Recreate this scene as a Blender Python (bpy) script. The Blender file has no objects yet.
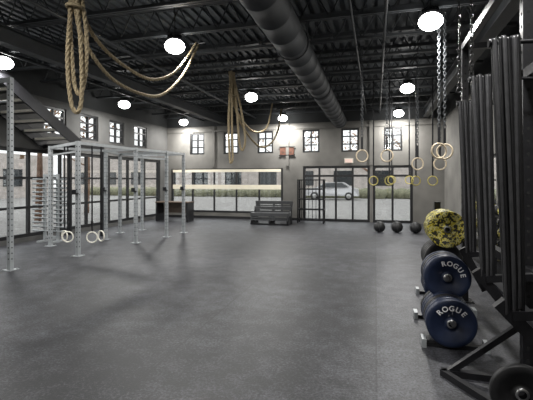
import bpy, math, random
from mathutils import Vector, Matrix
random.seed(7)
scene = bpy.context.scene
try:
    scene.view_settings.view_transform = 'Standard'
except Exception: pass

# ------------------------------------------------------------ materials
def mat(name, col, rough=0.5, metal=0.0, noise=None, bump=None, emit=None, estr=1.0, spec=None):
    m = bpy.data.materials.new(name); m.use_nodes = True
    nt = m.node_tree; b = nt.nodes['Principled BSDF']
    b.inputs['Base Color'].default_value = (*col, 1)
    b.inputs['Roughness'].default_value = rough
    b.inputs['Metallic'].default_value = metal
    if spec is not None: b.inputs['Specular IOR Level'].default_value = spec
    tc = nt.nodes.new('ShaderNodeTexCoord')
    if noise:
        sc, amt = noise
        n = nt.nodes.new('ShaderNodeTexNoise'); n.inputs['Scale'].default_value = sc
        n.inputs['Detail'].default_value = 5
        nt.links.new(tc.outputs['Object'], n.inputs['Vector'])
        r = nt.nodes.new('ShaderNodeValToRGB')
        r.color_ramp.elements[0].position = .3; r.color_ramp.elements[1].position = .7
        r.color_ramp.elements[0].color = (*[max(0, c*(1-amt)) for c in col], 1)
        r.color_ramp.elements[1].color = (*[min(1, c*(1+amt)) for c in col], 1)
        nt.links.new(n.outputs['Fac'], r.inputs['Fac'])
        nt.links.new(r.outputs['Color'], b.inputs['Base Color'])
    if bump:
        sc, st = bump
        n2 = nt.nodes.new('ShaderNodeTexNoise'); n2.inputs['Scale'].default_value = sc
        nt.links.new(tc.outputs['Object'], n2.inputs['Vector'])
        bp = nt.nodes.new('ShaderNodeBump'); bp.inputs['Strength'].default_value = st
        bp.inputs['Distance'].default_value = .01
        nt.links.new(n2.outputs['Fac'], bp.inputs['Height'])
        nt.links.new(bp.outputs['Normal'], b.inputs['Normal'])
    if emit:
        b.inputs['Emission Color'].default_value = (*emit, 1)
        b.inputs['Emission Strength'].default_value = estr
    return m

def glass_mat():
    m = bpy.data.materials.new('window_glass'); m.use_nodes = True
    nt = m.node_tree; nt.nodes.clear()
    o = nt.nodes.new('ShaderNodeOutputMaterial'); mx = nt.nodes.new('ShaderNodeMixShader')
    t = nt.nodes.new('ShaderNodeBsdfTransparent'); g = nt.nodes.new('ShaderNodeBsdfGlossy')
    t.inputs['Color'].default_value = (.85, .87, .86, 1); g.inputs['Roughness'].default_value = .03
    mx.inputs[0].default_value = .1
    nt.links.new(t.outputs[0], mx.inputs[1]); nt.links.new(g.outputs[0], mx.inputs[2])
    nt.links.new(mx.outputs[0], o.inputs[0]); return m

def floor_mat():
    m = bpy.data.materials.new('rubber_floor'); m.use_nodes = True
    nt = m.node_tree; b = nt.nodes['Principled BSDF']; N = nt.nodes.new; L = nt.links.new
    tc = N('ShaderNodeTexCoord'); sp = N('ShaderNodeSeparateXYZ'); L(tc.outputs['Object'], sp.inputs[0])
    dv = N('ShaderNodeMath'); dv.operation = 'DIVIDE'; dv.inputs[1].default_value = 1.83; L(sp.outputs['X'], dv.inputs[0])
    fl = N('ShaderNodeMath'); fl.operation = 'FLOOR'; L(dv.outputs[0], fl.inputs[0])
    wn = N('ShaderNodeTexWhiteNoise'); wn.noise_dimensions = '1D'; L(fl.outputs[0], wn.inputs['W'])
    big = N('ShaderNodeTexNoise'); big.inputs['Scale'].default_value = .5; big.inputs['Detail'].default_value = 5
    L(tc.outputs['Object'], big.inputs['Vector'])
    mid = N('ShaderNodeTexNoise'); mid.inputs['Scale'].default_value = 4; mid.inputs['Detail'].default_value = 10
    mid.inputs['Roughness'].default_value = .8
    L(tc.outputs['Object'], mid.inputs['Vector'])
    fine = N('ShaderNodeTexNoise'); fine.inputs['Scale'].default_value = 45; fine.inputs['Detail'].default_value = 5
    fine.inputs['Roughness'].default_value = .75
    L(tc.outputs['Object'], fine.inputs['Vector'])
    def mul(a, k, add=0):
        q = N('ShaderNodeMath'); q.operation = 'MULTIPLY_ADD'; q.inputs[1].default_value = k; q.inputs[2].default_value = add
        L(a, q.inputs[0]); return q.outputs[0]
    def addn(a, c):
        q = N('ShaderNodeMath'); q.operation = 'ADD'; L(a, q.inputs[0]); L(c, q.inputs[1]); return q.outputs[0]
    v = addn(mul(wn.outputs['Value'], .034, .0), mul(big.outputs['Fac'], .13, -.062))
    v = addn(v, mul(mid.outputs['Fac'], .2, -.095)); v = addn(v, mul(fine.outputs['Fac'], .3, -.138))
    fr = N('ShaderNodeMath'); fr.operation = 'FRACT'; L(dv.outputs[0], fr.inputs[0])
    lt = N('ShaderNodeMath'); lt.operation = 'LESS_THAN'; lt.inputs[1].default_value = .008; L(fr.outputs[0], lt.inputs[0])
    v = addn(v, mul(lt.outputs[0], -.035))
    cl = N('ShaderNodeMath'); cl.operation = 'MAXIMUM'; cl.inputs[1].default_value = .01; L(v, cl.inputs[0])
    cb = N('ShaderNodeCombineColor')
    L(cl.outputs[0], cb.inputs[0]); L(mul(cl.outputs[0], 1.02), cb.inputs[1]); L(mul(cl.outputs[0], 1.17), cb.inputs[2])
    L(cb.outputs[0], b.inputs['Base Color'])
    b.inputs['Roughness'].default_value = .5
    bp = N('ShaderNodeBump'); bp.inputs['Strength'].default_value = .3; bp.inputs['Distance'].default_value = .004
    L(fine.outputs['Fac'], bp.inputs['Height']); L(bp.outputs['Normal'], b.inputs['Normal'])
    return m

def camo_mat():
    m = bpy.data.materials.new('camo_rubber'); m.use_nodes = True
    nt = m.node_tree; b = nt.nodes['Principled BSDF']
    tc = nt.nodes.new('ShaderNodeTexCoord'); n = nt.nodes.new('ShaderNodeTexNoise')
    n.inputs['Scale'].default_value = 26; n.inputs['Detail'].default_value = 3
    r = nt.nodes.new('ShaderNodeValToRGB'); r.color_ramp.interpolation = 'CONSTANT'
    r.color_ramp.elements[0].position = 0; r.color_ramp.elements[0].color = (.02, .02, .015, 1)
    r.color_ramp.elements[1].position = .47; r.color_ramp.elements[1].color = (.55, .45, .03, 1)
    e = r.color_ramp.elements.new(.54); e.color = (.65, .62, .3, 1)
    e = r.color_ramp.elements.new(.59); e.color = (.1, .1, .03, 1)
    nt.links.new(tc.outputs['Object'], n.inputs['Vector']); nt.links.new(n.outputs['Fac'], r.inputs['Fac'])
    nt.links.new(r.outputs['Color'], b.inputs['Base Color']); b.inputs['Roughness'].default_value = .5
    return m

FLOOR = floor_mat()
CONC = mat('painted_block', (.18, .173, .158), .8, noise=(1.5, .2), bump=(30, .3))
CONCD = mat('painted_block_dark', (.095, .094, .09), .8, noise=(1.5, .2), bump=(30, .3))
WALLDK = mat('black_paint_wall', (.035, .037, .038), .8, noise=(2, .2))
DECK = mat('black_deck', (.08, .088, .094), .7, noise=(3, .25))
JOIST = mat('joist_black', (.042, .046, .05), .5, noise=(5, .2))
DUCT = mat('duct_matte_black', (.038, .041, .045), .65, 0, noise=(3, .2))
FRAME = mat('black_frame', (.012, .012, .013), .45, noise=(8, .2))
STEEL_BK = mat('black_powder_steel', (.014, .014, .016), .35, .2, noise=(20, .2))
STEEL_GY = mat('grey_powder_steel', (.38, .40, .41), .4, .3, noise=(10, .1))
CHROME = mat('chrome', (.5, .5, .5), .3, 1.0, noise=(12, .05))
CHAINM = mat('chain_dark_steel', (.07, .07, .07), .4, .9, noise=(12, .1))
HOLE = mat('hole_dark', (.01, .01, .01), .9, noise=(12, .05))
WHITE = mat('white_paint', (.8, .77, .68), .6, noise=(4, .08))
CREAM = mat('cream_rail_paint', (.92, .85, .68), .6, noise=(4, .05), bump=(20, .1))
ROPE = mat('manila_rope', (.36, .29, .18), .9, noise=(60, .35), bump=(150, .8))
WOOD = mat('birch_wood', (.6, .5, .36), .5, noise=(14, .15))
PLY = mat('dark_plywood', (.1, .07, .05), .6, noise=(6, .2))
BLUE = mat('navy_bumper', (.011, .019, .048), .45, noise=(20, .15))
BLACKR = mat('black_rubber', (.014, .014, .015), .5, noise=(20, .2))
BAND1 = mat('band_latex_black', (.009, .009, .010), .32, noise=(25, .2))
BAND2 = mat('band_latex_charcoal_sheen', (.055, .055, .058), .35, noise=(25, .2))  # charcoal latex, colour raised to paint in the bands' specular streaks
CAMO = camo_mat()
LETTER = mat('letter_white', (.75, .75, .77), .5, noise=(10, .03))
VINYL = mat('grey_vinyl', (.06, .062, .065), .45, noise=(10, .2))
SIGN = mat('brown_plaque', (.13, .055, .035), .6, noise=(10, .3))
EXITM = mat('exit_sign_face', (.8, .75, .7), .5, noise=(10, .05), emit=(1, .35, .2), estr=.3)
LENS = mat('led_lens', (1, 1, 1), .5, noise=(10, .01), emit=(1, .99, .96), estr=22)
GLASS = glass_mat()
ASPH = mat('asphalt', (.3, .29, .28), .9, noise=(4, .2))
BARK = mat('bark', (.2, .11, .07), .9, noise=(12, .4), bump=(30, .8))
LEAF = mat('autumn_leaf', (.36, .2, .09), .7, noise=(5, .5))
HEDGE = mat('hedge_leaf', (.2, .2, .13), .8, noise=(8, .5))
CARW = mat('car_paint_silver', (.6, .6, .62), .25, .3, noise=(3, .03))
CARG = mat('car_glass', (.03, .035, .04), .08, noise=(3, .03))
BRICK = mat('far_building_wall', (.5, .45, .42), .8, noise=(2, .2))

# ------------------------------------------------------------ builder
class B:
    def __init__(s): s.v=[]; s.f=[]; s.m=[]; s.sm=[]; s.mats=[]
    def mi(s, m):
        if m not in s.mats: s.mats.append(m)
        return s.mats.index(m)
    def add(s, vs, fs, m, smooth=False):
        o=len(s.v); s.v += [tuple(x) for x in vs]; i=s.mi(m)
        for f in fs: s.f.append([o+k for k in f]); s.m.append(i); s.sm.append(smooth)
    def box(s, c, d, m, rot=None):
        c=Vector(c); R = rot if rot else Matrix.Identity(3)
        vs=[c + R @ Vector((x*d[0]/2,y*d[1]/2,z*d[2]/2)) for x in(-1,1) for y in(-1,1) for z in(-1,1)]
        s.add(vs,[(0,1,3,2),(4,6,7,5),(0,4,5,1),(2,3,7,6),(0,2,6,4),(1,5,7,3)],m)
    def bb(s, x0,x1,y0,y1,z0,z1,m): s.box(((x0+x1)/2,(y0+y1)/2,(z0+z1)/2),(x1-x0,y1-y0,z1-z0),m)
    def beam(s,p,q,w,h,m):
        p=Vector(p);q=Vector(q);d=q-p;L=d.length;d.normalize()
        up=Vector((0,0,1)) if abs(d.z)<.95 else Vector((0,1,0))
        x=d.cross(up).normalized(); z=x.cross(d).normalized()
        R=Matrix((x,d,z)).transposed()
        s.box((p+q)/2,(w,L,h),m,R)
    def frame(s,d):
        d=Vector(d).normalized(); up=Vector((0,0,1)) if abs(d.z)<.9 else Vector((1,0,0))
        a=d.cross(up).normalized(); return a, d.cross(a).normalized()
    def lathe(s,o,d,prof,m,seg=32,cap=True):
        o=Vector(o); d=Vector(d).normalized(); a,b=s.frame(d); vs=[]
        for t,r in prof:
            for k in range(seg):
                an=2*math.pi*k/seg; vs.append(o+d*t+(a*math.cos(an)+b*math.sin(an))*r)
        fs=[]
        for i in range(len(prof)-1):
            for k in range(seg):
                k2=(k+1)%seg; fs.append((i*seg+k,i*seg+k2,(i+1)*seg+k2,(i+1)*seg+k))
        s.add(vs,fs,m,True)
        if cap:
            n=len(prof)-1
            if prof[0][1]>1e-4: s.add(vs[:seg],[tuple(range(seg))],m)
            if prof[n][1]>1e-4: s.add(vs[n*seg:],[tuple(range(seg))],m)
    def cyl(s,p,q,r,m,seg=14,r2=None):
        p=Vector(p);q=Vector(q); s.lathe(p,q-p,[(0,r),((q-p).length,r if r2 is None else r2)],m,seg)
    def torus(s,c,ax,R,r,m,seg=28,ms=8,sx=1.0,ux=None):
        c=Vector(c); a,b=s.frame(ax); ax=Vector(ax).normalized()
        if ux is not None: a=Vector(ux).normalized(); b=ax.cross(a)
        vs=[]
        for i in range(seg):
            an=2*math.pi*i/seg; dd=a*math.cos(an)+b*math.sin(an)
            cc=c+a*math.cos(an)*R*sx+b*math.sin(an)*R
            for j in range(ms):
                bn=2*math.pi*j/ms; vs.append(cc+dd*math.cos(bn)*r+ax*math.sin(bn)*r)
        fs=[(i*ms+j,i*ms+(j+1)%ms,((i+1)%seg)*ms+(j+1)%ms,((i+1)%seg)*ms+j) for i in range(seg) for j in range(ms)]
        s.add(vs,fs,m,True)
    def tube(s,pts,r,m,seg=8,off=0,turn=0,ph=0,r1=None):
        pts=[Vector(p) for p in pts]; n=len(pts)
        tan=[(pts[min(i+1,n-1)]-pts[max(i-1,0)]).normalized() for i in range(n)]
        a,_=s.frame(tan[0]); vs=[]; acc=0
        for i in range(n):
            if i: acc+=(pts[i]-pts[i-1]).length
            a=(a-tan[i]*a.dot(tan[i])).normalized(); b=tan[i].cross(a)
            an=ph+turn*acc; c=pts[i]+(a*math.cos(an)+b*math.sin(an))*off
            rr=r if r1 is None else r+(r1-r)*i/(n-1)
            for k in range(seg):
                t=2*math.pi*k/seg; vs.append(c+(a*math.cos(t)+b*math.sin(t))*rr)
        fs=[(i*seg+k,i*seg+(k+1)%seg,(i+1)*seg+(k+1)%seg,(i+1)*seg+k) for i in range(n-1) for k in range(seg)]
        fs+=[tuple(range(seg)),tuple((n-1)*seg+k for k in range(seg))]
        s.add(vs,fs,m,True)
    def done(s,name,parent=None):
        me=bpy.data.meshes.new(name); me.from_pydata(s.v,[],s.f)
        for m in s.mats: me.materials.append(m)
        me.polygons.foreach_set('material_index',s.m); me.polygons.foreach_set('use_smooth',s.sm)
        import bmesh
        bm=bmesh.new(); bm.from_mesh(me); bmesh.ops.recalc_face_normals(bm,faces=bm.faces); bm.to_mesh(me); bm.free()
        me.update(); o=bpy.data.objects.new(name,me); scene.collection.objects.link(o)
        if parent: o.parent=parent
        return o

def catmull(pts,step=.03):
    P=[Vector(p) for p in pts]; P=[P[0]*2-P[1]]+P+[P[-1]*2-P[-2]]; out=[]
    for i in range(1,len(P)-2):
        p0,p1,p2,p3=P[i-1:i+3]; n=max(2,int((p2-p1).length/step))
        for k in range(n):
            t=k/n
            out.append(.5*((2*p1)+(p2-p0)*t+(2*p0-5*p1+4*p2-p3)*t*t+(3*p1-p0-3*p2+p3)*t**3))
    out.append(P[-2]); return out

XL,XR,YB,YF,ZC=-8.7,2.4,15.6,-4.0,4.75

# ------------------------------------------------------------ room shell
b=B(); b.bb(XL-.2,XR+.2,YF-.2,YB+.2,-.1,0,FLOOR); b.done('floor')
b=B()
b.bb(XL-.2,XR+.2,YF-.2,YB+.2,ZC+.06,ZC+.2,DECK)
x=XL
while x<XR-.1:
    b.bb(x,x+.09,YF,YB,ZC-.0,ZC+.06,DECK); x+=.19
b.done('ceiling')

def wall(name,axis,pos,thick,u0,u1,z1,ops,split=3.85,cm=None):
    b=B(); us=sorted(set([u0,u1]+[o[0] for o in ops]+[o[1] for o in ops])); zs=sorted(set([0,z1,split]+[o[2] for o in ops]+[o[3] for o in ops]))
    for i in range(len(us)-1):
        for j in range(len(zs)-1):
            cu=(us[i]+us[i+1])/2; cz=(zs[j]+zs[j+1])/2
            if any(o[0]<cu<o[1] and o[2]<cz<o[3] for o in ops): continue
            m=WALLDK if cz>split else (cm or CONC)
            if axis=='y': b.bb(us[i],us[i+1],pos,pos+thick,zs[j],zs[j+1],m)
            else: b.bb(pos,pos+thick,us[i],us[i+1],zs[j],zs[j+1],m)
    return b.done(name)

backwin=[-7.3,-5.78,-4.31,-2.44,-.94,.63]
ops=[(c-.33,c+.33,2.68,3.58) for c in backwin]+[(-8.5,-3.57,.25,2.08),(-2.76,-.2,0,2.15),(-.1,1.33,0,2.15)]
wall('wall_back','y',YB,.2,XL-.2,XR+.2,ZC+.06,ops)
leftwin=[9.3,10.7,12.1,13.55]
opsl=[(c-.42,c+.42,2.85,3.65) for c in leftwin]+[(5.2,15.0,.12,2.42)]
wall('wall_left','x',XL-.2,.2,YF,YB,ZC+.06,opsl,cm=CONCD)
opsr=[(5.6,8.4,1.05,2.15),(9.2,12,1.05,2.15)]
wall('wall_right','x',XR,.2,YF,YB,ZC+.06,opsr)
wall('wall_front','y',YF-.2,.2,XL-.2,XR+.2,ZC+.06,[])

wn=[0]
def window(axis,pos,u0,u1,z0,z1,cols,rows,fw=.05,depth=.1,mats=FRAME,name=None,mid=[]):
    b=B()
    def bx(a0,a1,c0,c1,m,t=depth):
        if axis=='y': b.bb(a0,a1,pos-t/2,pos+t/2,c0,c1,m)
        else: b.bb(pos-t/2,pos+t/2,a0,a1,c0,c1,m)
    e=.004
    u0+=e;u1-=e;z0+=e;z1-=e
    bx(u0,u0+fw,z0,z1,mats);bx(u1-fw,u1,z0,z1,mats);bx(u0+fw,u1-fw,z0,z0+fw,mats);bx(u0+fw,u1-fw,z1-fw,z1,mats)
    for i in range(1,cols):
        u=u0+(u1-u0)*i/cols; bx(u-fw*.4,u+fw*.4,z0+fw,z1-fw,mats,depth*.8)
    for j in range(1,rows):
        z=z0+(z1-z0)*j/rows; bx(u0+fw,u1-fw,z-fw*.35,z+fw*.35,mats,depth*.7)
    for (za,zb,mm) in mid: bx(u0+fw,u1-fw,za,zb,mm,depth*1.15)
    bx(u0+fw,u1-fw,z0+fw,z1-fw,GLASS,.008)
    wn[0]+=1
    return b.done(name or 'window_%d'%wn[0])
for c in backwin: window('y',YB+.08,c-.33,c+.33,2.68,3.58,2,3,.06)
for c in leftwin: window('x',XL-.08,c-.42,c+.42,2.85,3.65,2,3,.06)
window('y',YB+.03,-8.5,-3.57,.25,2.08,5,1,.07,mid=[(1.93,2.04,CREAM),(1.22,1.4,CREAM)])
window('x',XL-.08,5.2,15.0,.12,2.42,9,3,.09)
window('x',XR+.1,5.6,8.4,1.05,2.15,3,2,.05); window('x',XR+.1,9.2,12,1.05,2.15,3,2,.05)
window('y',YB+.08,-2.76,-.2,0,2.15,4,1,.09,name='door_1',mid=[(1.72,1.8,FRAME)])
window('y',YB+.08,-.1,1.33,0,2.15,2,1,.09,name='door_2',mid=[(1.72,1.8,FRAME)])
b=B()
b.bb(XL,-2.8,YB-.02,YB,0,.1,FRAME);b.done('baseboard_back')
b=B(); b.bb(XR-.02,XR,YF,YB-.02,0,.1,FRAME); b.done('baseboard_right')
b=B()
for xx in (-6.55,-3.38,-.16):
    b.bb(xx-.06,xx+.06,YB-.05,YB,2.16,3.85,CONC)
b.bb(XL+.02,XR-.02,YB-.04,YB,3.62,3.7,CONC)
b.done('trim_1')

# ------------------------------------------------------------ roof structure
y=-3.4; JY=[]
while y<YB: JY.append(y); y+=1.1
for y in JY:
    b=B(); x0,x1=XL+.01,XR-.01
    zt,zb=ZC-.03,4.2
    for dy in (-.03,.03):
        b.bb(x0,x1,y+dy-.02,y+dy+.02,zt-.05,zt+.025,JOIST); b.bb(x0+.1,x1-.1,y+dy-.02,y+dy+.02,zb,zb+.05,JOIST)
    n=22; dx=(x1-x0-.4)/n
    for i in range(n):
        xa=x0+.2+i*dx; b.cyl((xa,y,zb+.03),(xa+dx/2,y,zt-.03),.013,JOIST,5); b.cyl((xa+dx/2,y,zt-.03),(xa+dx,y,zb+.03),.013,JOIST,5)
    b.done('roof_joist')
for xx in (-6.0,1.75):
    b=B(); ya,yb=YF+.02,YB-.02
    b.bb(xx-.1,xx+.1,ya,yb,4.14,4.165,JOIST); b.bb(xx-.1,xx+.1,ya,yb,3.87,3.895,JOIST); b.bb(xx-.012,xx+.012,ya,yb,3.89,4.145,JOIST)
    b.done('steel_girder')
b=B(); DX,DZ,DR=-1.33,3.86,.26
prof=[]; t=0
while t<YB-YF-.1:
    prof+= [(t,DR),(t+.56,DR),(t+.57,DR+.006),(t+.60,DR+.006)]; t+=.61
b.lathe((DX,YF+.03,DZ),(0,1,0),[p for p in prof if p[0]<YB-YF-.08],DUCT,32)
for yy in JY[::3]:
    b.torus((DX,yy,DZ),(0,1,0),DR+.015,.012,DUCT,28,4); b.cyl((DX-.25,yy,DZ+.1),(DX-.25,yy,4.22),.008,DUCT,6); b.cyl((DX+.25,yy,DZ+.1),(DX+.25,yy,4.22),.008,DUCT,6)
b.done('round_air_duct')
for (xx,zz,r) in ((-4.7,4.12,.03),(.15,4.13,.025),(-.35,4.12,.02),(-7.0,4.1,.035)):
    b=B(); b.cyl((xx,YF+.03,zz+.0),(xx,YB-.03,zz),r,JOIST,10)
    for yy in JY[::2]: b.torus((xx,yy,zz),(0,1,0),r+.006,.006,JOIST,12,4); b.cyl((xx,yy,zz+r),(xx,yy,4.22),.006,JOIST,6)
    b.done('sprinkler_pipe')

# ------------------------------------------------------------ high bay lights
for yy in (-2.4,2.05,6.45,11.0,15.05):
    for xx in (-7.3 if yy<7 else -7.65,-3.45,.8):
        b=B(); z=3.98
        b.lathe((xx,yy,z+.1),(0,0,1),[(0,.13),(.02,.14),(.05,.13),(.09,.08),(.12,.04),(.12,.0)],STEEL_BK,24,False)
        for k in range(10):
            a=k*math.pi/5; b.beam((xx+.04*math.cos(a),yy+.04*math.sin(a),z+.19),(xx+.12*math.cos(a),yy+.12*math.sin(a),z+.165),.008,.05,STEEL_BK)
        b.cyl((xx,yy,z+.2),(xx,yy,ZC-.03),.008,STEEL_BK,8)
        b.lathe((xx,yy,z+.125),(0,0,-1),[(.125-.125*math.cos(a*math.pi/16),.175*math.sin(a*math.pi/16)) for a in range(17)],LENS,28,False)
        o=b.done('high_bay_light')
        ld=bpy.data.lights.new('lamp','AREA'); ld.shape='DISK'; ld.size=.3; ld.energy=40 if yy<0 else (78 if yy<5 else 106); ld.color=(1,.985,.96)
        lo=bpy.data.objects.new('lamp',ld); lo.location=(xx,yy,z-.14); scene.collection.objects.link(lo); lo.parent=o

# ------------------------------------------------------------ ropes
def rope(paths,name,r=.024):
    b=B()
    for p in paths:
        c=catmull(p,.02)
        for k in range(3): b.tube(c,r*.62,ROPE,6,off=r*.5,turn=28,ph=k*2*math.pi/3)
    return b
A=(-3.33,3.86)
def q(s,z,dy=0): return (A[0]+.965*s,A[1]+.263*s+dy,z)
paths=[
 [q(-.01,4.2),q(-.05,3.6),q(-.09,3.0),q(-.05,2.5),q(.02,2.38),q(.07,2.52),q(.07,3.0),q(.03,3.6),q(.0,4.2)],
 [q(-.06,4.2,.04),q(-.09,3.6,.04),q(-.08,3.2,.04),q(-.04,2.72,.04),q(.03,2.6,.04),q(.09,2.85,.04),q(.10,3.3,.04),q(.05,3.7,.04),q(.01,4.2,.04)],
 [(-3.33,3.86,4.2),(-3.3,3.92,3.62),(-3.3,4.15,3.34),(-3.3,4.65,3.17),(-3.3,5.39,3.13),(-3.3,6.07,3.38),(-3.3,6.6,3.8),(-3.27,6.95,4.19)],
 [(-3.36,3.86,4.2),(-3.33,3.88,3.5),(-3.34,4.07,3.2),(-3.34,4.54,2.93),(-3.33,5.25,2.87),(-3.32,5.83,3.0),(-3.3,6.5,3.5),(-3.24,7.0,4.19)]]
b=rope(paths,'climbing_rope',.023)
b.torus((-3.33,3.86,3.58),(.1,.1,1),.09,.02,ROPE,24,6)
b.cyl((-3.5,3.86,4.19),(-3.15,3.86,4.19),.02,STEEL_BK,8); b.cyl((-3.4,6.97,4.19),(-3.1,6.97,4.19),.02,STEEL_BK,8)
b.done('climbing_rope')
A=(-3.3,8.98)
paths=[
 [q(-.02,4.2),q(-.06,3.5),q(-.08,2.9),q(-.05,2.1),q(-.01,2.03),q(.02,2.2),q(.0,3.0),q(0,4.2)],
 [q(.02,4.2,.05),q(.1,3.3,.05),q(.16,2.5,.05),q(.24,2.32,.05),q(.3,2.6,.05),q(.2,3.3,.05),q(.04,4.0,.05),q(.03,4.2,.05)],
 [(-3.3,8.98,4.2),(-3.3,9.2,3.4),(-3.3,9.96,2.9),(-3.3,11.4,2.58),(-3.3,12.8,2.85),(-3.3,13.7,3.4),(-3.3,14.2,4.19)],
 [(-3.36,8.98,4.2),(-3.36,9.15,3.6),(-3.36,9.8,3.2),(-3.36,11.0,2.98),(-3.36,12.4,3.3),(-3.36,13.1,4.19)]]
b=rope(paths,'climbing_rope',.027)
b.torus((-3.3,8.98,3.6),(.1,.1,1),.08,.02,ROPE,24,6)
b.cyl((-3.5,8.98,4.19),(-3.1,8.98,4.19),.02,STEEL_BK,8); b.cyl((-3.5,14.2,4.19),(-3.1,14.2,4.19),.02,STEEL_BK,8); b.cyl((-3.5,13.1,4.19),(-3.1,13.1,4.19),.02,STEEL_BK,8)
b.done('climbing_rope')

# ------------------------------------------------------------ grey rig (left)
def post(b,x,y,h,m=STEEL_GY,w=.075,holes=True,foot=True):
    b.bb(x-w/2,x+w/2,y-w/2,y+w/2,0,h,m)
    if foot:
        b.bb(x-.1,x+.1,y-.1,y+.1,0,.012,m)
        for sx in(-1,1):
            for sy in(-1,1): b.cyl((x+sx*.075,y+sy*.075,.012),(x+sx*.075,y+sy*.075,.025),.012,CHROME,6)
    if holes:
        z=.2
        while z<h-.08:
            b.cyl((x,y-w/2-.0015,z),(x,y+w/2+.0015,z),.013,HOLE,8); b.cyl((x-w/2-.0015,y,z),(x+w/2+.0015,y,z),.013,HOLE,8); z+=.1
rig=B()
Bp=(-6.04,7.08);C=(-5.88,8.94);E=(-5.66,10.1);F=(-5.62,11.05);H=(-7.6,7.98);G=(-7.0,9.25);D=(-7.45,10.5);D2=(-7.2,11.3)
for p in (Bp,C,E,F,H,G,D,D2): post(rig,p[0],p[1],2.42)
def lk(p,q_,z,m=STEEL_GY,w=.06): rig.beam((p[0],p[1],z),(q_[0],q_[1],z),w,w,m)
for p,q_ in ((Bp,C),(C,E),(E,F),(H,G),(G,D),(D,D2),(Bp,H),(C,G),(E,D),(F,D2)): lk(p,q_,2.38)
lk(C,E,2.18,w=.04); lk(Bp,H,2.2,w=.035)
for p in (Bp,C,E,F,G):
    rig.bb(p[0]-.05,p[0]+.05,p[1]-.12,p[1]-.04,1.3,1.33,STEEL_BK); rig.bb(p[0]-.05,p[0]+.05,p[1]-.125,p[1]-.11,1.3,1.4,STEEL_BK)
rig.done('pull_up_rig')

tr=B(); post(tr,-6.26,5.66,3.42); post(tr,-7.4,5.66,3.42); tr.beam((-6.26,5.66,3.38),(-7.4,5.66,3.38),.07,.07,STEEL_GY); tr.cyl((-6.26,5.66,3.0),(-7.4,5.66,3.0),.018,STEEL_GY,10)
tr.done('tall_pull_up_stand')

def rings(cx,cy,zr,ztop,sep,ang=0,strap='strap',R=.115,name='gymnastic_rings',m=WOOD):
    b=B(); dx,dy=math.cos(ang)*sep/2,math.sin(ang)*sep/2
    for s in (-1,1):
        x,y=cx+s*dx,cy+s*dy
        b.torus((x,y,zr),(.35*s,1,0),R,.015,m,32,8)
        if strap=='strap':
            b.bb(x-.018,x+.018,y-.004,y+.004,zr+R-.02,ztop,STEEL_BK); b.bb(x-.024,x+.024,y-.012,y+.012,zr+R+.18,zr+R+.24,CHAINM)
        else:
            b.bb(x-.02,x+.02,y-.006,y+.006,zr+R-.02,zr+R+.25,STEEL_BK)
            z=zr+R+.25; k=0
            while z<ztop:
                ax=(1,0,0) if k%2 else (0,1,0)
                b.torus((x,y,z+.03),ax,.02,.0065,JOIST if strap=='chain' else CHAINM,10,5,sx=1.9,ux=(0,0,1)); z+=.052; k+=1
    return b.done(name)
rings(-6.68,7.46,.34,2.35,.22,2.6,m=WHITE); rings(-5.99,7.6,.34,2.35,.24,1.35,m=WHITE)
rings(-.02,8.05,2.07,4.2,.47,.1,'chain')
rings(1.02,8.5,1.92,4.2,.45,.3,'chain')
rings(1.0,6.75,2.05,4.2,.2,1.0,'chain')
YEL=mat('yellow_ring',(.5,.42,.12),.5,noise=(10,.1))
rings(.15,10.9,1.58,4.2,.4,0,'strap',m=YEL); rings(1.2,10.9,1.58,4.2,.4,0,'strap',m=YEL)
rings(.72,12.6,1.6,4.2,.5,0,'strap',m=YEL)

# stairs
st=B()
def strg(x):
    st.beam((x,5.75,4.25),(x,8.85,2.55),.05,.26,STEEL_BK)
strg(-7.53); strg(-8.6)
n=9
for i in range(n):
    t=(i+.5)/n; yy=5.85+t*2.95; zz=4.2-t*1.62
    st.bb(-8.58,-7.55,yy-.14,yy+.14,zz-.02,zz+.02,STEEL_BK)
    st.bb(-8.58,-7.55,yy-.165,yy-.14,zz-.03,zz+.03,WHITE)
st.bb(-8.65,-7.47,8.8,9.8,2.46,2.56,STEEL_BK)
st.bb(-7.55,-7.47,9.72,9.8,0,2.46,STEEL_BK); st.bb(-8.65,-8.57,9.72,9.8,0,2.46,STEEL_BK)
st.done('open_riser_staircase')

# barbell storage rack
b=B()
for x_ in (-8.25,-7.85): 
    b.bb(x_-.03,x_+.03,8.45,8.51,0,1.75,STEEL_GY)
    b.bb(x_-.04,x_+.04,8.25,8.75,0,.05,STEEL_GY)
b.bb(-8.25,-7.85,8.46,8.5,1.68,1.74,STEEL_GY); b.bb(-8.25,-7.85,8.46,8.5,.1,.16,STEEL_GY)
for i in range(13):
    z=.3+i*.11
    b.cyl((-8.55,8.4,z),(-7.5,8.4,z),.014,STEEL_GY,8)
    for s,e in ((-8.55,-8.38),(-7.68,-7.5)): b.cyl((s,8.4,z),(e,8.4,z),.027,STEEL_GY,10)
    for x_ in (-8.25,-7.85): b.bb(x_-.02,x_+.02,8.36,8.46,z-.03,z-.015,STEEL_BK)
b.done('barbell_storage_rack')

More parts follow.
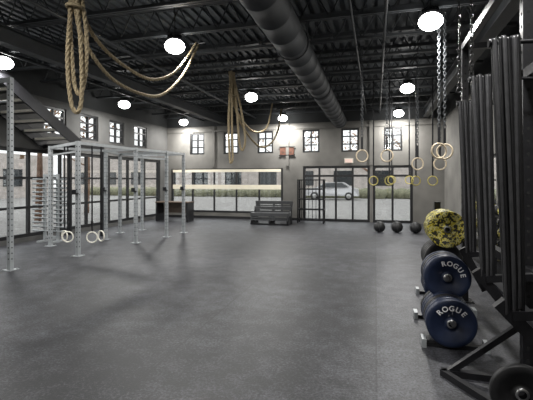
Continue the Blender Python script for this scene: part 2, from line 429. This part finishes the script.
# ------------------------------------------------------------ back wall items
b=B()
x0,x1=-4.35,-2.95
for i,(y0,y1,h) in enumerate(((13.75,14.25,.42),(14.25,14.4,.62),(14.4,14.55,.82))):
    b.bb(x0,x1,y0,y1,h-.12,h,VINYL)
    for k in range(2):
        b.bb(x0,x1,y0+.01,y0+.035,h-.19-k*.075-.0,h-.14-k*.075,VINYL)
    for xx in (x0+.05,(x0+x1)/2,x1-.05): b.bb(xx-.025,xx+.025,y0+.03,y1-.02,0,h-.12,STEEL_BK)
for xx in (x0+.02,x1-.02): b.beam((xx,13.78,.05),(xx,14.53,.7),.03,.06,STEEL_BK)
b.bb(x0,x1,13.76,13.8,0,.05,STEEL_BK); b.done('padded_bleacher_bench')

b=B()
x0,x1,y0,y1=-2.8,-1.85,14.75,15.1
for xx in (x0,x1):
    for yy in (y0,y1): b.bb(xx-.025,xx+.025,yy-.025,yy+.025,0,1.62,STEEL_BK)
for z in (.12,.5,.88,1.26,1.6):
    for yy in (y0,y1): b.bb(x0,x1,yy-.015,yy+.015,z-.02,z+.02,STEEL_BK)
    for xx in (x0,x1): b.bb(xx-.015,xx+.015,y0,y1,z-.02,z+.02,STEEL_BK)
for k in range(1,7):
    xx=x0+(x1-x0)*k/7; b.cyl((xx,y0,.12),(xx,y0,1.6),.011,STEEL_BK,6)
b.done('wire_storage_cage')

for (x,y) in ((.1,12.7),(.62,12.8),(1.15,12.75)):
    b=B(); R=.17
    b.lathe((x,y,0),(.1,.1,1),[(R-R*math.cos(a*math.pi/12),R*math.sin(a*math.pi/12)) for a in range(13)],BLACKR,24,False)
    for ax in ((1,0,.2),(0,1,.2)): b.torus((x,y,R),ax,R,.004,VINYL,28,4)
    b.done('slam_ball')

b=B(); b.bb(-3.68,-3.12,YB-.04,YB-.002,2.6,2.9,SIGN); b.bb(-3.72,-3.08,YB-.05,YB-.03,2.57,2.6,FRAME);b.bb(-3.72,-3.08,YB-.05,YB-.03,2.9,2.93,FRAME)
b.bb(-3.6,-3.2,YB-.046,YB-.04,2.69,2.71,PLY);b.bb(-3.5,-3.3,YB-.046,YB-.04,2.78,2.8,PLY); b.done('wall_plaque')
b=B(); b.bb(-1.12,-.85,YB-.06,YB-.002,2.27,2.4,EXITM); b.bb(-1.15,-.82,YB-.05,YB-.002,2.24,2.43,WHITE); b.done('exit_sign')

b=B(); b.bb(-8.3,-6.9,13.9,14.5,.72,.76,PLY); 
for xx in (-8.25,-6.95):
    b.bb(xx-.03,xx+.03,13.93,14.47,0,.72,STEEL_BK)
b.bb(-8.2,-7.0,14.42,14.46,.3,.72,PLY); b.done('reception_desk')

# ------------------------------------------------------------ right side black rig
b=B(); RX=1.14; w=.075
for yy in (1.3,3.55,5.8):
    post(b,RX,yy,3.4,STEEL_BK,w,True); b.beam((RX,yy,3.36),(XR-.02,yy,3.36),w,w,STEEL_BK)
for yy in (1.3,3.55):
    b.bb(.52,RX,yy-.03,yy+.03,0,.05,STEEL_BK); b.beam((.58,yy,.03),(RX,yy,.5),.045,.045,STEEL_BK)
b.beam((RX,1.3,3.36),(RX,5.8,3.36),w,w,STEEL_BK)
b.beam((RX,1.3,2.42),(RX,5.8,2.42),w,w,STEEL_BK)
b.beam((RX,1.3,.9),(RX,5.8,.9),w,w,STEEL_BK)
b.beam((1.02,1.3,.55),(1.02,4.25,.66),.07,.13,STEEL_BK)
b.beam((.53,3.55,.025),(.95,2.9,.025),.05,.05,STEEL_BK)
BY=((.69,2.47),(.765,3.32),(.865,4.35))
for x_,yy in BY:
    b.cyl((RX,yy,2.34),(x_-.08,yy,2.36),.012,STEEL_BK,10); b.cyl((x_-.085,yy,2.36),(x_-.075,yy,2.36),.025,STEEL_BK,12)
    b.beam((RX,yy,.9),(x_+.03,yy,.86),.05,.05,STEEL_BK); b.beam((x_-.03,yy+.02,.92),(1.04,yy,.52),.06,.07,STEEL_BK)
b.done('storage_rig')

def bunch(x_,yy,z0=.86,z1=2.37):
    b=B(); n=6
    for i in range(n):
        off=(i-(n-1)/2)*.023; wd=.021+.005*random.random(); mm=BAND1 if i%2 else BAND2
        rt=.016+.005*(i%3); zb=z0+random.uniform(0,.06); yo=random.uniform(-.003,.003)
        path=[]
        for k in range(9):
            a=math.pi*k/8; path.append((rt*math.cos(a),z1+rt*math.sin(a)))
        for k in range(1,10):
            t=k/10; path.append((-rt-.008*math.sin(t*3.1),z1+(zb-z1)*t))
        for k in range(7):
            a=math.pi+math.pi*k/6; path.append((.014*math.cos(a),zb+.014*math.sin(a)))
        for k in range(1,10):
            t=1-k/10; path.append((rt+.008*math.sin(t*3.1),z1+(zb-z1)*t))
        vs=[];N_=len(path)
        for (py,pz) in path:
            t=max(0,min(1,(z1-pz)/(z1-z0))); sc=1-.35*t; cx=x_+off*sc+.045*t
            tw=.004*math.sin(i*2+t*4)
            for e,dy in ((-1,tw),(1,-tw)):
                vs.append((cx+e*wd/2*(sc*.6+.4),yy+py+yo+dy,pz))
        fs=[(2*k,2*k+1,2*((k+1)%N_)+1,2*((k+1)%N_)) for k in range(N_)]
        b.add(vs,fs,mm,True)
    o=b.done('resistance_band_bunch')
    s=o.modifiers.new('thick','SOLIDIFY'); s.thickness=.005
for x_,yy in BY: bunch(x_,yy)

for (cx,cy,zb) in ((.98,5.3,2.75),(1.0,4.75,2.75)):
    b=B(); z=zb;k=0
    while z<4.2:
        b.torus((cx,cy,z),((1,0,0) if k%2 else (0,1,0)),.02,.006,CHAINM,12,5,sx=1.8,ux=(0,0,1)); z+=.052;k+=1
    b.torus((cx,cy,zb-.06),(0,1,0),.03,.008,CHAINM,16,6)
    b.done('hanging_chain')

# plates
def plate(b,x,y0,z,m,R=.225,th=.075):
    p=[(0,.03),(0,.045),(.012,.05),(.012,.075),(.004,.08),(.004,R-.055),(0,R-.05),(0,R-.008),(.008,R),(th-.008,R),(th,R-.008),(th,R-.05),(th-.004,R-.055),(th-.004,.08),(th,.045),(th,.03)]
    b.lathe((x,y0,z),(0,1,0),p,m,48,False)
    b.lathe((x,y0,z),(0,1,0),[(-.002,.026),(-.002,.042),(.02,.042)],CHROME,24,False)
def letters(parent,word,x,y0,z,r,a0,da,size):
    for i,ch in enumerate(word):
        cu=bpy.data.curves.new('letter','FONT'); cu.body=ch; cu.size=size; cu.align_x='CENTER'; cu.align_y='CENTER'; cu.extrude=.0015; cu.offset=.0015
        a=math.radians(a0-da*i)
        o=bpy.data.objects.new('letter_%s'%ch.lower(),cu); scene.collection.objects.link(o)
        o.location=(x+r*math.cos(a),y0-.001,z+r*math.sin(a))
        o.rotation_mode='XYZ'
        R=Matrix.Rotation(-(a-math.pi/2),4,'Y')@Matrix.Rotation(math.pi/2,4,'X')
        o.rotation_euler=R.to_euler(); cu.materials.append(LETTER); o.parent=parent
def tree(x,ymast,rows,name='plate_storage_rack',zt=1.15):
    b=B()
    b.bb(x-.04,x+.04,ymast-.04,ymast+.04,.05,zt,STEEL_BK)
    for yy in (ymast-.75,ymast+.05):
        b.bb(x-.25,x+.3,yy-.03,yy+.03,0,.04,STEEL_BK)
        for s in(-.25,.3): b.bb(x+s-.02,x+s+.02,yy-.07,yy+.07,0,.08,STEEL_GY)
    b.bb(x-.03,x+.03,ymast-.75,ymast+.05,0,.04,STEEL_BK)
    for (z,yf) in rows: b.cyl((x,ymast,z),(x,yf-.03,z),.024,CHROME,16)
    return b.done(name)
def platestack(x,yf,z,n,m,word=True,rot=150):
    b=B()
    for i in range(n): plate(b,x,yf+i*.085,z,m if i%3!=2 else (BLACKR if m is BLUE else m))
    o=b.done('bumper_plate_stack')
    if word:
        letters(o,'ROGUE',x,yf,z,.145,rot,23,.068)
    return o
tree(.70,4.9,((.255,4.08),(.60,4.42)),zt=.72)
platestack(.69,4.08,.245,6,BLUE,True,136)
platestack(.71,4.42,.60,4,BLUE,True,105)
tree(.82,5.95,((.25,5.4),(.6,5.4),(.98,5.35)),zt=1.3)
platestack(.84,5.25,1.0,5,CAMO,False); platestack(.82,5.4,.25,5,BLUE,False)
platestack(.82,5.4,.6,5,BLACKR,False)
b=B(); plate(b,.93,2.97,.19,BLACKR,R=.19,th=.05); b.done('small_weight_plate')
b=B()
for yy in (7.2,9.2):
    for xx in (1.85,2.25): b.bb(xx-.03,xx+.03,yy-.03,yy+.03,0,1.0,STEEL_BK)
for z in (.3,.65,1.0): b.bb(1.82,2.28,7.17,9.23,z-.02,z,STEEL_BK)
b.done('storage_shelf')
for z in (.3,.65,1.0):
    b=B()
    for k in range(7):
        c=Vector((2.05,7.4+k*.27,z)); R=.1
        b.lathe(c,(0,0,1),[(0,.06),(.01,.075),(.05,R),(.1,R),(.16,.07),(.18,.04),(.185,0)],BLACKR if k%2 else CAMO,18,False)
        b.torus(c+Vector((0,0,.19)),(1,0,0),.055,.014,BLACKR,18,6)
    b.done('kettlebell_row')

# ------------------------------------------------------------ outside
b=B(); b.bb(-60,-8.92,-30,80,-.2,-.06,ASPH); b.bb(-8.92,60,15.82,80,-.2,-.06,ASPH); b.bb(2.62,60,-30,15.82,-.2,-.06,ASPH); b.done('ground')
def outtree(x,y,h,seed):
    rr=random.Random(seed); b=B()
    tr_=catmull([(x,y,-.1),(x+.1,y,h*.35),(x-.05,y+.1,h*.7),(x,y,h)],.3); b.tube(tr_,.13,BARK,10,r1=.04)
    for i in range(14):
        z=h*(.35+.6*rr.random()); a=rr.random()*6.28; l=h*.35*(1.2-z/h)+.5
        e=(x+math.cos(a)*l,y+math.sin(a)*l,z+l*.7); b.tube(catmull([(x,y,z),(x+math.cos(a)*l*.5,y+math.sin(a)*l*.5,z+l*.25),e],.2),.04,BARK,6,r1=.01)
        for k in range(35):
            c=Vector(e)+Vector((rr.gauss(0,.5),rr.gauss(0,.5),rr.gauss(0,.4))); u=Vector((rr.gauss(0,1),rr.gauss(0,1),rr.gauss(0,1))).normalized()*.08; v=u.orthogonal()
            b.add([c-u,c+v*.6,c+u,c-v*.6],[(0,1,2,3)],LEAF)
    b.done('autumn_tree')
outtree(-11.8,8.6,4.6,1); outtree(-12.5,12.5,6,2); outtree(-14,17,6,3); outtree(-5.5,24,6,4); outtree(5.5,26,6,5); outtree(-.2,29,5,8)
def car(x,y,rot,m):
    b=B(); R=Matrix.Rotation(rot,3,'Z')
    prof=[(-2.2,.35),(-2.25,.75),(-2.1,.95),(-1.3,1.02),(-.6,1.45),(.9,1.48),(1.6,1.05),(2.15,.9),(2.2,.35)]
    n=len(prof); w0=.86; vs=[]
    for sy in (-1,1):
        for (px,pz) in prof:
            wy=w0*(1 if pz<1.05 else .8); vs.append(Vector((x,y,-.06))+R@Vector((px,sy*wy,pz)))
    fs=[(i,(i+1)%n,n+(i+1)%n,n+i) for i in range(n)]+[tuple(range(n)),tuple(range(n,2*n))]
    b.add(vs,fs,m)
    for sy in (-1,1):
        vs=[Vector((x,y,-.06))+R@Vector((px,sy*wy,pz)) for px,pz,wy in ((-1.1,1.06,.875),(-.55,1.4,.73),(.85,1.42,.73),(1.4,1.06,.875))]
        b.add(vs,[(0,1,2,3)],CARG)
        for wx in (-1.4,1.4):
            c=Vector((x,y,-.06))+R@Vector((wx,sy*.7,.33)); d=R@Vector((0,sy,0))
            b.lathe(c,d,[(0,.2),(0,.33),(.2,.33),(.21,.2)],BLACKR,24); b.lathe(c+d*.2,d,[(0,.2),(.02,.18),(.01,.0)],CHROME,18,False)
    b.done('parked_car')
car(-3.5,34,0,CARW); car(-15.5,10.5,1.57,CARW)
b=B()
for i in range(60):
    x=-30+i*1.0; b.lathe((x+random.random()*.3,37+random.random(),-.1),(0,0,1),[(0,.6),(.4,.85),(.7,.75),(.9,.4),(1.0,0)],HEDGE,9,False)
b.done('hedge')
b=B(); b.bb(-40,30,44,50,-.1,4.5,BRICK)
for i in range(16): b.bb(-38+i*4.2,-36+i*4.2,43.95,44,1.0,2.6,CARG)
b.done('far_building')
b=B(); b.bb(-36,-32,-20,34,-.1,4.0,BRICK)
for i in range(12): b.bb(-32,-31.95,-18+i*4.2,-16+i*4.2,1,2.6,CARG)
b.done('far_building')

w_=bpy.data.worlds.new('World'); scene.world=w_; w_.use_nodes=True
bg=w_.node_tree.nodes['Background']; bg.inputs[0].default_value=(.95,.95,.98,1); bg.inputs[1].default_value=2.3

cam=bpy.data.cameras.new('camera'); co=bpy.data.objects.new('camera',cam); scene.collection.objects.link(co)
co.location=(0,0,1.6); co.rotation_euler=(math.pi/2,0,math.radians(15.24)); cam.sensor_width=36; cam.lens=27.02; cam.shift_y=-20/533
scene.camera=co
